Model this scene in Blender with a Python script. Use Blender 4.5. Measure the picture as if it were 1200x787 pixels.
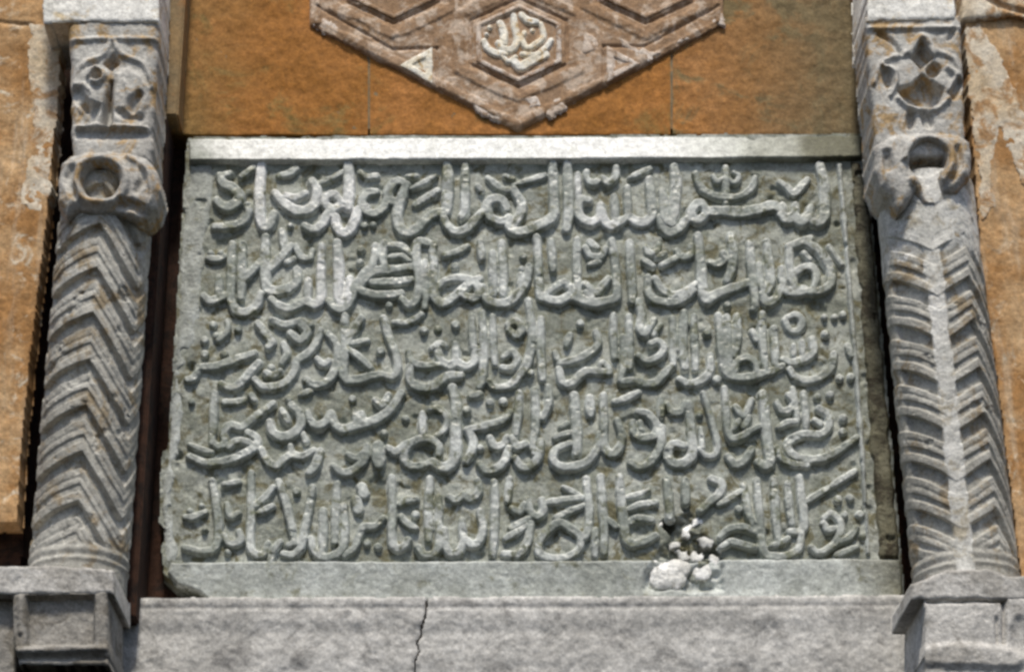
import bpy, bmesh, math, random
import numpy as np
from mathutils import Matrix, Vector

for o in list(bpy.data.objects):
    bpy.data.objects.remove(o)
scene = bpy.context.scene
COL = scene.collection

# ------------------------------------------------------------------ camera
FPX = 2581.0                     # focal length in pixels of a 1200 px wide picture
PITCH, YAW, ROLL = math.radians(25.64), math.radians(-1.19), math.radians(-0.82)
CAM = Vector((0.0, -4.23, 0.0))
RM = (Matrix.Rotation(YAW, 3, 'Z') @ Matrix.Rotation(math.pi / 2 + PITCH, 3, 'X') @ Matrix.Rotation(ROLL, 3, 'Z'))
cam_d = bpy.data.cameras.new('camera')
cam = bpy.data.objects.new('camera', cam_d)
COL.objects.link(cam)
cam.matrix_world = Matrix.Translation(CAM) @ RM.to_4x4()
cam_d.sensor_width = 36.0
cam_d.lens = FPX / 1200.0 * 36.0
cam_d.clip_start = 0.05
cam_d.clip_end = 200
scene.camera = cam

# ------------------------------------------------------------------ sky and sun
SUN_EL, SUN_AZ = math.radians(62), math.radians(-2)      # azimuth: to the right of straight in front of the wall
w = bpy.data.worlds.new('World')
scene.world = w
w.use_nodes = True
nt = w.node_tree
bg = nt.nodes['Background']
sky = nt.nodes.new('ShaderNodeTexSky')
sky.sky_type = 'NISHITA'
sky.sun_disc = False
sky.sun_elevation = SUN_EL
sky.sun_rotation = math.pi - SUN_AZ
sky.air_density = 1.0
sky.dust_density = 2.0
nt.links.new(sky.outputs[0], bg.inputs[0])
bg.inputs[1].default_value = 0.085
sd = bpy.data.lights.new('sun', 'SUN')
sd.energy = 2.8
sd.angle = math.radians(7)
sd.color = (1.0, 0.93, 0.81)
sun = bpy.data.objects.new('sun', sd)
COL.objects.link(sun)
to_sun = Vector((math.sin(SUN_AZ) * math.cos(SUN_EL), -math.cos(SUN_AZ) * math.cos(SUN_EL), math.sin(SUN_EL)))
sun.rotation_euler = to_sun.to_track_quat('Z', 'Y').to_euler()
sun.location = (1, -3, 6)

scene.view_settings.view_transform = 'Standard'
scene.view_settings.look = 'None'
scene.view_settings.exposure = 0.35
scene.view_settings.gamma = 1.0
scene.render.engine = 'CYCLES'
scene.cycles.pixel_filter_type = 'BLACKMAN_HARRIS'
scene.cycles.filter_width = 2.9         # a soft lens

# ------------------------------------------------------------------ measuring and noise helpers
RN = np.array(RM)


def PP(px, py, Y):
    """point of the vertical plane y = Y that was measured at pixel (px, py) of the photograph"""
    px = np.asarray(px, float)
    py = np.asarray(py, float)
    d = np.stack([(px - 600) / FPX, (393.5 - py) / FPX, -np.ones_like(px)], -1) @ RN.T
    t = (Y - CAM.y) / d[..., 1]
    return d * t[..., None] + np.array(CAM)


def vnoise(x, y, s, seed=0):
    """smooth value noise in [-1, 1], cell size s"""
    rng = np.random.RandomState(seed)
    T = rng.rand(256, 256) * 2 - 1
    u = x / s + 1000.0
    v = y / s + 1000.0
    i = np.floor(u).astype(int)
    j = np.floor(v).astype(int)
    fu = u - i
    fv = v - j
    fu = fu * fu * (3 - 2 * fu)
    fv = fv * fv * (3 - 2 * fv)
    a = T[i % 256, j % 256]
    b = T[(i + 1) % 256, j % 256]
    c = T[i % 256, (j + 1) % 256]
    e = T[(i + 1) % 256, (j + 1) % 256]
    return (a * (1 - fu) + b * fu) * (1 - fv) + (c * (1 - fu) + e * fu) * fv


def fbm(x, y, s, seed=0, n=3):
    r = 0
    a = 1.0
    for k in range(n):
        r = r + a * vnoise(x, y, s / 2 ** k, seed + k * 7)
        a *= 0.5
    return r


def sstep(t):
    t = np.clip(t, 0, 1)
    return t * t * (3 - 2 * t)


def poly_sd(X, Y, pts):
    """signed distance to a polygon, negative inside"""
    P = np.array(pts, float)
    d = np.full(X.shape, 1e9)
    ins = np.zeros(X.shape, bool)
    n = len(P)
    for k in range(n):
        ax, ay = P[k]
        bx, by = P[(k + 1) % n]
        ex, ey = bx - ax, by - ay
        t = np.clip(((X - ax) * ex + (Y - ay) * ey) / (ex * ex + ey * ey + 1e-9), 0, 1)
        d = np.minimum(d, np.hypot(X - ax - t * ex, Y - ay - t * ey))
        if ay != by:
            c = ((ay > Y) != (by > Y)) & (X < (bx - ax) * (Y - ay) / (by - ay) + ax)
            ins ^= c
    return np.where(ins, -d, d)


def smooth_path(pts, step=1.2):
    P = np.array(pts, float)
    if len(P) == 1:
        return P
    if len(P) == 2:
        n = max(2, int(np.hypot(*(P[1] - P[0])[:2]) / step))
        t = np.linspace(0, 1, n)[:, None]
        return P[0] * (1 - t) + P[1] * t
    Q = np.vstack([2 * P[0] - P[1], P, 2 * P[-1] - P[-2]])
    out = []
    for k in range(1, len(Q) - 2):
        p0, p1, p2, p3 = Q[k - 1], Q[k], Q[k + 1], Q[k + 2]
        n = max(2, int(np.hypot(*(p2 - p1)[:2]) / step))
        t = np.linspace(0, 1, n, endpoint=False)[:, None]
        out.append(0.5 * ((2 * p1) + (-p0 + p2) * t + (2 * p0 - 5 * p1 + 4 * p2 - p3) * t ** 2 + (-p0 + 3 * p1 - 3 * p2 + p3) * t ** 3))
    out.append(P[-1:])
    return np.vstack(out)


def stroke_sd(X, Y, strokes):
    """signed distance to a union of pen strokes (width, points)"""
    d = np.full(X.shape, 1e9)
    for wd, pts in strokes:
        p = smooth_path(pts)
        n = len(p)
        r = np.full(n, wd / 2.0)
        if n > 8:                                   # a broad nib: ends a little slimmer than the middle
            t = np.linspace(0, 1, n)
            r = r * (0.80 + 0.28 * np.sin(np.pi * np.clip(t, 0.03, 0.97)) ** 0.6)
        for k in range(n):
            d = np.minimum(d, np.hypot(X - p[k, 0], Y - p[k, 1]) - r[k])
    return d


def link_mesh(name, verts, faces, mat, parent=None, smooth=True, sharp=None):
    me = bpy.data.meshes.new(name)
    o = bpy.data.objects.new(name, me)
    V = np.asarray(verts, float)
    if parent is not None:
        base = np.array(world_loc(parent))
        V = V - base
        o.parent = parent
    me.from_pydata(V.tolist(), [], [tuple(int(i) for i in f) for f in faces])
    me.materials.append(mat)
    if smooth:
        me.shade_smooth()
        if sharp:
            me.set_sharp_from_angle(angle=math.radians(sharp))
    me.update()
    COL.objects.link(o)
    return o


def world_loc(o):
    v = Vector(o.location)
    while o.parent is not None:
        o = o.parent
        v = v + Vector(o.location)
    return v


def thing(name, label, cat, loc):
    o = bpy.data.objects.new(name, None)
    o.empty_display_size = 0.1
    o.location = Vector([float(c) for c in loc])
    o['label'] = label
    o['category'] = cat
    o['kind'] = 'thing'
    COL.objects.link(o)
    return o


def grid_faces(keep):
    """quads of a grid whose four corners are kept; returns vertex index map and faces"""
    q = keep[:-1, :-1] & keep[1:, :-1] & keep[:-1, 1:] & keep[1:, 1:]
    used = np.zeros(keep.shape, bool)
    used[:-1, :-1] |= q
    used[1:, :-1] |= q
    used[:-1, 1:] |= q
    used[1:, 1:] |= q
    idx = -np.ones(keep.shape, int)
    idx[used] = np.arange(used.sum())
    j, i = np.nonzero(q)
    f = np.stack([idx[j, i], idx[j + 1, i], idx[j + 1, i + 1], idx[j, i + 1]], 1)
    return used, f


def height_mesh(name, box, step, hfun, Yref, Y0, mat, parent, sharp=None):
    """carved surface: hfun(X, Y) gives (height towards the viewer, keep mask) over a pixel box of the plane y = Yref"""
    xs = np.arange(box[0], box[2] + step, step)
    ys = np.arange(box[1], box[3] + step, step)
    X, Y = np.meshgrid(xs, ys)
    h, keep = hfun(X, Y)
    used, f = grid_faces(keep)
    V = PP(X[used], Y[used], Yref)
    V[:, 1] = Y0 - h[used]
    return link_mesh(name, V, f, mat, parent, True, sharp)


def relief(name, strokes, H, Yfield, mat, parent, step=0.85, slope=4.6, wob=0.5, seed=0):
    """letters standing up from the field of a slab"""
    al = np.vstack([np.array(p, float)[:, :2] for _, p in strokes])
    mw = max(s[0] for s in strokes)
    m = mw / 2 + 4
    box = (al[:, 0].min() - m, al[:, 1].min() - m, al[:, 0].max() + m, al[:, 1].max() + m)

    def hf(X, Y):
        s = stroke_sd(X, Y, strokes) + wob * fbm(X, Y, 9, 11 + seed, 2) + 0.35 * wob * fbm(X, Y, 4, 31 + seed, 2)
        t = np.clip((1.0 - s) / slope, 0, 1)
        h = H * np.sin(t * math.pi / 2) ** 0.65
        h = h * (1 + 0.14 * vnoise(X, Y, 26, 5 + seed)) * (1 - 0.12 * sstep((fbm(X, Y, 13, 55 + seed, 3) - 0.7) / 0.25)) + 0.0007 * fbm(X, Y, 5, 3 + seed, 2) * (t > 0.2)
        h = np.where(t <= 0, -0.004, h)
        return h, s < 2.6
    return height_mesh(name, box, step, hf, Yfield - H * 0.8, Yfield, mat, parent)


def carved_block(name, outline, Yf, depth, mat, parent, step=1.5, dish=(), raised=(), rnd=3.0, rh=0.006, rough=0.0012, wob=0.8, seed=0, dome=0.0, sharp=50):
    """a worn block of stone: an outline in the plane of its own front face, its depth behind it, cut and raised carving on the front.
    dish / raised: (amount in metres, slope in px, distance function)"""
    P = np.array(outline, float)
    box = (P[:, 0].min() - 3, P[:, 1].min() - 3, P[:, 0].max() + 3, P[:, 1].max() + 3)

    def hf(X, Y):
        s = poly_sd(X, Y, P) + wob * fbm(X, Y, 14, 3 + seed, 3)
        t = np.clip(-s / rnd, 0, 1)
        h = -rh * (1 - np.sqrt(np.clip(1 - (1 - t) ** 2, 0, 1)))
        if dome:
            h = h - dome * np.clip(1 + s / 40.0, 0, 1) ** 2
        for a, sl, fn in dish:
            d = fn(X, Y) + 0.5 * fbm(X, Y, 8, 17 + seed, 2)
            h = h - a * sstep(0.5 - d / sl)
        for a, sl, fn in raised:
            d = fn(X, Y) + 0.5 * fbm(X, Y, 8, 27 + seed, 2)
            h = h + a * sstep(0.5 - d / sl)
        h = h + rough * fbm(X, Y, 22, 41 + seed, 4) + 0.4 * rough * fbm(X, Y, 5, 51 + seed, 2)
        out = s > 0
        h = np.where(out, -depth, h)
        return h, s < step * 1.7
    return height_mesh(name, box, step, hf, Yf, Yf, mat, parent, sharp)


# ------------------------------------------------------------------ materials
def stone(name, c1, c2, c3, blotch=6.0, amt3=0.35, rough=0.75, bump=0.25, grain=160.0, streak=0.0, spec=0.3, seed=0.0, fade=None):
    """mottled stone: c1 and c2 in broad clouds, c3 in ragged stains, fine grain on top"""
    m = bpy.data.materials.new(name)
    m.use_nodes = True
    n = m.node_tree
    L = n.links.new
    b = n.nodes['Principled BSDF']
    tc = n.nodes.new('ShaderNodeTexCoord')
    mp = n.nodes.new('ShaderNodeMapping')
    mp.inputs['Location'].default_value = (seed, seed * 0.7, seed * 1.3)
    L(tc.outputs['Object'], mp.inputs[0])

    def noise(scale, det, ro=0.6, vec=None, dist=0.0):
        t = n.nodes.new('ShaderNodeTexNoise')
        t.inputs['Scale'].default_value = scale
        t.inputs['Detail'].default_value = det
        t.inputs['Roughness'].default_value = ro
        t.inputs['Distortion'].default_value = dist
        L((vec or mp.outputs[0]), t.inputs['Vector'])
        return t

    def ramp(src, a, bb):
        r = n.nodes.new('ShaderNodeMapRange')
        r.inputs['From Min'].default_value = a
        r.inputs['From Max'].default_value = bb
        r.interpolation_type = 'SMOOTHSTEP'
        L(src, r.inputs['Value'])
        return r.outputs[0]

    def mix(f, A, B, blend='MIX'):
        x = n.nodes.new('ShaderNodeMix')
        x.data_type = 'RGBA'
        x.blend_type = blend
        if isinstance(f, float):
            x.inputs[0].default_value = f
        else:
            L(f, x.inputs[0])
        for i, q in ((6, A), (7, B)):
            if isinstance(q, tuple):
                x.inputs[i].default_value = (*q, 1)
            else:
                L(q, x.inputs[i])
        return x.outputs[2]
    n1 = noise(blotch, 7, 0.62, dist=0.3)
    n2 = noise(blotch * 2.7, 8, 0.7, dist=0.6)
    n3 = noise(grain, 4, 0.7)
    n4 = noise(grain * 0.3, 5, 0.65)
    col = mix(ramp(n1.outputs[0], 0.36, 0.66), c1, c2)
    th = 0.62 - amt3 * 0.35
    col = mix(ramp(n2.outputs[0], th, th + 0.13), col, c3)
    if streak:
        ms = n.nodes.new('ShaderNodeMapping')
        ms.inputs['Scale'].default_value = (9, 9, 1.1)
        L(mp.outputs[0], ms.inputs[0])
        ns = noise(3.0, 6, 0.65, ms.outputs[0])
        f = n.nodes.new('ShaderNodeMath')
        f.operation = 'MULTIPLY'
        f.inputs[1].default_value = streak
        L(ramp(ns.outputs[0], 0.5, 0.72), f.inputs[0])
        col = mix(f.outputs[0], col, c3)
    if fade:                                     # colour runs into others along x, on the slab also painted shade
        sx = n.nodes.new('ShaderNodeSeparateXYZ')
        L(tc.outputs['Object'], sx.inputs[0])
        wa = n.nodes.new('ShaderNodeMath')
        wa.operation = 'MULTIPLY_ADD'
        wa.inputs[1].default_value = 0.35
        L(n1.outputs[0], wa.inputs[0])
        L(sx.outputs[0], wa.inputs[2])
        for a, bb, c_ in fade:
            col = mix(ramp(wa.outputs[0], a + 0.175, bb + 0.175), col, c_)
    g = n.nodes.new('ShaderNodeMapRange')
    g.inputs['From Min'].default_value = 0.25
    g.inputs['From Max'].default_value = 0.75
    g.inputs['To Min'].default_value = 0.62
    g.inputs['To Max'].default_value = 1.38
    L(n3.outputs[0], g.inputs['Value'])
    g2 = n.nodes.new('ShaderNodeMapRange')
    g2.inputs['From Min'].default_value = 0.25
    g2.inputs['From Max'].default_value = 0.75
    g2.inputs['To Min'].default_value = 0.7
    g2.inputs['To Max'].default_value = 1.3
    L(n4.outputs[0], g2.inputs['Value'])
    mm = n.nodes.new('ShaderNodeMath')
    mm.operation = 'MULTIPLY'
    L(g.outputs[0], mm.inputs[0])
    L(g2.outputs[0], mm.inputs[1])
    hsv = n.nodes.new('ShaderNodeHueSaturation')
    L(mm.outputs[0], hsv.inputs['Value'])
    L(col, hsv.inputs['Color'])
    L(hsv.outputs[0], b.inputs['Base Color'])
    b.inputs['Roughness'].default_value = rough
    b.inputs['Specular IOR Level'].default_value = spec
    ad = n.nodes.new('ShaderNodeMath')
    ad.operation = 'MULTIPLY_ADD'
    ad.inputs[1].default_value = 1.6
    L(n4.outputs[0], ad.inputs[0])
    L(n3.outputs[0], ad.inputs[2])
    bp = n.nodes.new('ShaderNodeBump')
    bp.inputs['Strength'].default_value = bump
    bp.inputs['Distance'].default_value = 0.006
    L(ad.outputs[0], bp.inputs['Height'])
    L(bp.outputs[0], b.inputs['Normal'])
    return m


M_FIELD = stone('slab_stone', (0.21, 0.225, 0.185), (0.43, 0.45, 0.41), (0.14, 0.13, 0.07), 9, 0.40, 0.5, 0.35, seed=1)
M_LETTER = stone('letter_stone', (0.27, 0.295, 0.26), (0.62, 0.645, 0.62), (0.17, 0.18, 0.12), 10, 0.32, 0.36, 0.2, spec=0.5, grain=110, seed=2)
M_LETTERPALE = stone('pale_letter_stone', (0.36, 0.385, 0.35), (0.78, 0.79, 0.78), (0.22, 0.225, 0.17), 9, 0.25, 0.36, 0.25, spec=0.5, grain=110, seed=42)  # paler copy of the letter stone for a few words
M_RIM = stone('border_stone', (0.33, 0.35, 0.32), (0.54, 0.57, 0.55), (0.20, 0.205, 0.15), 6, 0.22, 0.5, 0.4, spec=0.4, seed=3)
M_WHITE = None
# M_WHITE = stone('whitened_stone', (0.80, 0.80, 0.79), (0.86, 0.86, 0.85), (0.55, 0.54, 0.50), 6, 0.10, 0.6, 0.25, seed=4)
M_SHADERIM = stone('painted_shade_border_stone', (0.13, 0.12, 0.075), (0.20, 0.19, 0.13), (0.06, 0.05, 0.03), 8, 0.45, 0.7, 0.5, seed=5)  # shade of the right column on the border, put into the colour
M_BREAK = stone('fresh_break', (0.55, 0.55, 0.52), (0.95, 0.95, 0.94), (0.26, 0.245, 0.20), 14, 0.25, 0.35, 0.3, spec=0.5, seed=6)
M_BROWN = stone('brown_stone', (0.34, 0.145, 0.032), (0.49, 0.215, 0.065), (0.25, 0.16, 0.05), 2.6, 0.25, 0.7, 0.25, seed=7, spec=0.12, fade=[(-0.55, -0.88, (0.24, 0.17, 0.065))])
M_ORANGEOLIVE = stone('orange_to_olive_stone', (0.36, 0.15, 0.032), (0.45, 0.20, 0.06), (0.22, 0.16, 0.07), 3.0, 0.45, 0.7, 0.25, spec=0.12, seed=28, fade=[(0.30, 0.80, (0.20, 0.155, 0.085))])
M_OLIVE = stone('olive_stained_stone', (0.27, 0.17, 0.07), (0.16, 0.145, 0.095), (0.34, 0.17, 0.055), 2.5, 0.3, 0.7, 0.15, seed=8)
M_PLATE = stone('pinkish_brown_stone', (0.30, 0.18, 0.095), (0.36, 0.235, 0.145), (0.56, 0.44, 0.34), 8, 0.42, 0.75, 0.3, seed=9)
M_PLASTER = stone('pale_plaster', (0.62, 0.50, 0.40), (0.75, 0.68, 0.62), (0.38, 0.25, 0.16), 14, 0.4, 0.7, 0.3, seed=10)
M_GOLD = stone('cream_inlay', (0.84, 0.77, 0.62), (0.88, 0.87, 0.82), (0.55, 0.36, 0.14), 16, 0.28, 0.5, 0.3, seed=11)
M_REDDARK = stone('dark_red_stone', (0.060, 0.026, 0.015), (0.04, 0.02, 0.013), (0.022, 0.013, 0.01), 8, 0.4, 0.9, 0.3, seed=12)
M_COLUMN = stone('column_marble', (0.35, 0.34, 0.305), (0.48, 0.47, 0.43), (0.27, 0.215, 0.14), 5, 0.35, 0.6, 0.35, seed=13)
M_WORN = stone('worn_marble', (0.54, 0.535, 0.50), (0.66, 0.655, 0.63), (0.40, 0.36, 0.28), 8, 0.3, 0.55, 0.3, seed=22)
M_CAPITAL = stone('capital_marble', (0.42, 0.405, 0.375), (0.54, 0.53, 0.50), (0.40, 0.27, 0.13), 6, 0.38, 0.65, 0.4, seed=14)
M_ABACUS = stone('cream_limestone', (0.82, 0.80, 0.74), (0.88, 0.87, 0.83), (0.62, 0.50, 0.32), 5, 0.25, 0.7, 0.3, seed=15)
M_LEDGE = stone('grey_ledge_stone', (0.46, 0.45, 0.43), (0.58, 0.57, 0.55), (0.33, 0.322, 0.31), 5, 0.32, 0.75, 0.2, streak=0.12, seed=16)
M_BASE = stone('pale_base_stone', (0.50, 0.485, 0.46), (0.60, 0.585, 0.56), (0.35, 0.335, 0.31), 5, 0.35, 0.75, 0.35, seed=17)
M_BASEDARK = stone('grey_base_stone', (0.26, 0.245, 0.22), (0.34, 0.325, 0.30), (0.18, 0.165, 0.14), 6, 0.35, 0.8, 0.35, seed=18)
M_PIER = stone('ochre_pier_stone', (0.37, 0.195, 0.075), (0.56, 0.37, 0.20), (0.66, 0.57, 0.44), 7, 0.20, 0.85, 0.25, spec=0.12, streak=0.45, seed=19)
M_PIERPALE = stone('pale_and_sunlit_pier_stone', (0.60, 0.48, 0.33), (0.72, 0.66, 0.56), (0.42, 0.25, 0.12), 7, 0.42, 0.8, 0.25, seed=20)  # paints the sunlit parts of the piers; also the pale moulding

# ================================================================== large structure
H = 0.0118                                 # height of the lettering above the field of the slab
YF = 0.0                                  # field of the inscription slab
rect = lambda a, b, c, d: [(a, b), (c, b), (c, d), (a, d)]


def path_fn(wd, pts):
    return lambda X, Y: stroke_sd(X, Y, [(wd, pts)])


def poly_fn(pts):
    return lambda X, Y: poly_sd(X, Y, pts)


def disc_fn(cx, cy, rx, ry):
    return lambda X, Y: (np.hypot((X - cx) / rx, (Y - cy) / ry) - 1) * min(rx, ry)


# ---- brown wall of the niche
wall = thing('niche_wall', 'brown stone back wall of the niche, above and around the inscribed slab', 'wall', PP(610, 700, 0.05))
YW = 0.004
for x0, x1, mat, lab, sd_ in ((150, 432, M_BROWN, None, 1), (432.6, 787, M_BROWN, None, 2), (787.6, 1075, M_ORANGEOLIVE, 'orange block stained olive towards its far end', 3)):
    b = carved_block('stone_block', rect(x0, -120, x1, 157.5), YW, 0.06, mat, wall, 2.0, rnd=2, rh=0.002, rough=0.0018, wob=0.2, seed=sd_)
    if lab:
        b['label'] = lab
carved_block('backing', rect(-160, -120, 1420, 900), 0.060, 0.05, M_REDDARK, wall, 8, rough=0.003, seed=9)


def box_mesh(name, x0, x1, y0, y1, z0, z1, mat, parent, bev=0.004):
    bm = bmesh.new()
    bmesh.ops.create_cube(bm, size=1)
    for v in bm.verts:
        v.co = Vector(((x0 + x1) / 2 + v.co.x * (x1 - x0), (y0 + y1) / 2 + v.co.y * (y1 - y0), (z0 + z1) / 2 + v.co.z * (z1 - z0)))
    bmesh.ops.bevel(bm, geom=bm.edges[:], offset=bev, segments=2, affect='EDGES')
    V = [tuple(v.co) for v in bm.verts]
    F = [[v.index for v in f.verts] for f in bm.faces]
    bm.free()
    return link_mesh(name, V, F, mat, parent, True, 40)


carved_block('mortar', rect(160, -110, 1060, 154), YW + 0.0025, 0.04, M_OLIVE, wall, 6, rnd=4, rough=0.0004, seed=5)
# sides of the niche (they run forward from the back wall)
xl = PP(212, 300, 0.0)[0]
xr = PP(1018, 250, 0.0)[0]
zb, zt = PP(600, 735, 0.0)[2], PP(600, -110, 0.0)[2]
zm = PP(600, 158, 0.0)[2]
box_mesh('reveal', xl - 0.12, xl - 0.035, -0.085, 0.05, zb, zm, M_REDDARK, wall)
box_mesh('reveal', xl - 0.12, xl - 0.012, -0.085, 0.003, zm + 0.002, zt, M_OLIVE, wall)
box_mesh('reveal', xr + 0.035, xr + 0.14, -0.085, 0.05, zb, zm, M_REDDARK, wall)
box_mesh('reveal', xr + 0.004, xr + 0.14, -0.085, 0.003, zm + 0.002, zt, M_OLIVE, wall)

# ---- ledge under the slab
ledge = thing('stone_ledge', 'pale grey stone ledge with a vertical crack, running under the inscribed slab', 'ledge', PP(600, 790, 0.05))
crack = [(500, 694), (500, 704), (498.5, 712), (499, 720), (494, 735), (494, 742), (489, 752), (490, 762), (486, 776), (487, 790), (480, 850)]
Lout = [(96, 698.5), (300, 698)] + [(500, 697.5)] + [(p[0] - 0.3 + 0.9 * math.sin(p[1]), p[1]) for p in crack[1:]] + [(96, 850)]
Rout = [(501.5, 697.5), (800, 696.5), (1110, 695), (1110, 850)] + [(p[0] + 0.3 + 0.9 * math.sin(p[1]), p[1]) for p in reversed(crack)][:-1]
for pts, sd_ in ((Lout, 3), (Rout, 8)):
    carved_block('ledge_block', pts, -0.035, 0.14, M_LEDGE, ledge, 1.8, rnd=6, rh=0.006, rough=0.0018, wob=0.7, seed=sd_,
                 dish=[(0.002, 12, path_fn(13, [(90, 738), (600, 737), (1120, 734)])), (0.002, 5, path_fn(4, [(90, 712), (600, 711), (1120, 708)])),
                       (0.0015, 14, lambda X, Y: 740 - Y + 0 * X + 3 * vnoise(X, Y, 60, 6)), ],
                 raised=[(0.001, 14, path_fn(18, [(90, 770), (600, 769), (1120, 767)]))])

# ---- side piers
lp = thing('wall_pier', 'rough ochre stone pier left of the left column with a sunlit edge painted pale', 'pier', PP(10, 790, -0.1))
carved_block('masonry', [(-150, -90), (76, -90), (73, 27), (60, 205), (50, 300), (37, 400), (24, 540), (20, 612), (-150, 612)], -0.14, 0.05, M_PIER, lp, 1.6, rnd=2.5, rh=0.003, rough=0.0016, wob=0.9, seed=21,
             dish=[(0.006, 5, path_fn(3.5, [(-150, 8), (0, 26), (40, 30)])), (0.004, 16, path_fn(14, [(18, 40), (10, 120), (16, 190)]))])
carved_block('painted_sun_edge', [(36, 29), (72, 29), (67, 120), (60, 215), (52, 250), (22, 240), (34, 180), (40, 130), (32, 90)], -0.1415, 0.05, M_PIERPALE, lp, 1.5, rnd=3, rh=0.002, rough=0.0012, wob=3, seed=23)  # sunlight on the pier edge, painted on as a pale strip
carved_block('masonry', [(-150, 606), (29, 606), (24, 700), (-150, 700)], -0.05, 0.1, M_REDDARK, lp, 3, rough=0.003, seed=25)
rp = thing('wall_pier', 'orange and pale stone pier right of the right column, a sunlit patch painted pale near its top', 'pier', PP(1200, 790, -0.1))
carved_block('masonry', [(1128, -90), (1130, 26), (1139, 165), (1152, 330), (1172, 470), (1197, 680), (1400, 680), (1400, -90)], -0.14, 0.05, M_PIER, rp, 1.6, rnd=3, rh=0.003, rough=0.0014, wob=0.8, seed=31)
carved_block('painted_sun_patch', [(1128, 28), (1150, 28), (1170, 60), (1184, 95), (1199, 130), (1215, 165), (1216, 240), (1190, 200), (1172, 150), (1160, 190), (1168, 240), (1150, 262), (1146, 205)], -0.1425, 0.05, M_PIERPALE, rp, 1.5, rnd=4, rh=0.003, rough=0.0012, wob=3.2, seed=33)  # slanting patch of sunlight, painted on as a thin pale sheet
carved_block('moulding', [(1124, -90), (1400, -90), (1400, 60), (1290, 48), (1225, 30), (1190, 18), (1160, 22), (1127, 22)], -0.155, 0.08, M_PIERPALE, rp, 1.6, rnd=7, rh=0.01, rough=0.0015, wob=0.8, seed=35,
             dish=[(0.010, 6, path_fn(5, [(1150, -6), (1172, 6), (1200, 14), (1260, 30)]))])


# ---- columns
def column(label, xm_top, y_top, xm_bot, y_bot, rad_px, Yc, phase, valley, gw, g2, lift, worn, seed):
    """zigzag-fluted shaft: real cylinder, grooves cut along a zigzag"""
    pt = PP(xm_top, y_top, Yc)
    pb = PP(xm_bot, y_bot, Yc)
    cx = (pt[0] + pb[0]) / 2
    r = rad_px * (math.hypot(pb[1] - CAM.y, pb[2]) / FPX) * 0.985
    root = thing('column', label, 'column', (cx, Yc, pb[2]))
    ph = np.radians(np.arange(-125, 125.1, 1.0)) - math.pi / 2
    z0 = PP(xm_bot, y_bot, Yc - r)[2]                   # lowest part of the shaft that shows over the base
    z = np.arange(z0 - 0.03, PP(xm_top, y_top, Yc - r)[2] + 0.075, 0.0011)
    A, Z = np.meshgrid(ph, z)
    deg = np.degrees(A) + 90
    per = 0.1015
    d = np.radians(deg - phase)                         # angle from the arris where the chevrons peak
    left = np.clip(-d, 0, None)
    right = np.clip(d, 0, None)
    vl = math.radians(valley)                           # where the left arms meet the next set
    off = r * (lift * np.sin(np.minimum(left, vl)) - 0.75 * np.sin(np.clip(left - vl, 0, 1.5)) + 1.5 * np.sin(np.minimum(right, 1.02)) - 1.2 * np.clip(right - 1.02, 0, 1.5))
    x_ = (Z - z0 + off) / per + 0.02 * fbm(deg, Z * 400, 30, seed, 2) + 0.012 * vnoise(Z * 1000, deg * 0, 40, seed + 3)
    p = x_ % 1.0

    def fil(c, wd):
        dd = np.abs((p - c + 0.5) % 1.0 - 0.5)
        return np.exp(-(dd / wd) ** 2)
    # one period: a broad sunk groove with a crisp lip, then fillets parted by finer cuts
    d0 = np.abs((p - 0.17 + 0.5) % 1.0 - 0.5)
    groove = 1 - sstep((d0 - gw) / 0.045)
    d1 = np.abs((p - 0.60 + 0.5) % 1.0 - 0.5)
    h = -0.0125 * groove - g2 * (1 - sstep((d1 - 0.045) / 0.05)) - 0.0016 * fil(0.82, 0.04)
    h = h - 0.0035 * sstep((fbm(deg * 1.6, Z * 800, 30, seed + 60, 4) - 0.6) / 0.5)          # chipped edges
    edge = sstep((np.abs(deg + 2) - 62) / 8) * 0.75     # the cutting runs out towards the flanks
    h = h * (1 - edge)
    rr = r + h
    zz = Z - z0
    plain = np.clip((0.055 - zz) / 0.012, 0, 1)
    plain = np.maximum(plain, 0)
    band = 0.004 * np.exp(-((zz - 0.036) / 0.008) ** 2) + 0.003 * np.exp(-((zz - 0.018) / 0.005) ** 2)
    rr = rr * (1 - plain) + (r - 0.003 + band) * plain
    if worn is not None:
        k = np.exp(-((deg - worn[0]) / worn[1]) ** 8)
        k = np.maximum(k, sstep((zz - worn[2]) / 0.07) * (0.9 if True else 0))
        k = np.clip(k * (1 + 0.25 * fbm(deg, Z * 500, 18, seed + 9, 2)), 0, 1)
        rr = rr * (1 - k) + (r - 0.0015) * k
    rr = rr + 0.0011 * fbm(deg * 1.8, Z * 900, 24, seed + 5, 4)
    V = np.stack([cx + rr * np.cos(A), Yc + rr * np.sin(A), Z], -1)
    keep = np.ones(A.shape, bool)
    used, f = grid_faces(keep)
    f = f[:, ::-1]
    sh = link_mesh('shaft', V[used], f, M_COLUMN, root)
    if worn is not None:                                # rubbed pale where it is worn smooth
        sh.data.materials.append(M_WORN)
        kk = (np.exp(-((deg - worn[0]) / (worn[1] * 1.0)) ** 6) + 0.35 * fbm(deg * 1.5, Z * 700, 16, seed + 19, 3)) > 0.55
        kk |= (sstep((zz - worn[2]) / 0.07) + 0.5 * fbm(deg * 1.5, Z * 700, 16, seed + 29, 3)) > 0.6
        sh.data.polygons.foreach_set('material_index', kk[used][f[:, 0]].astype(np.int32))
    return root


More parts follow.
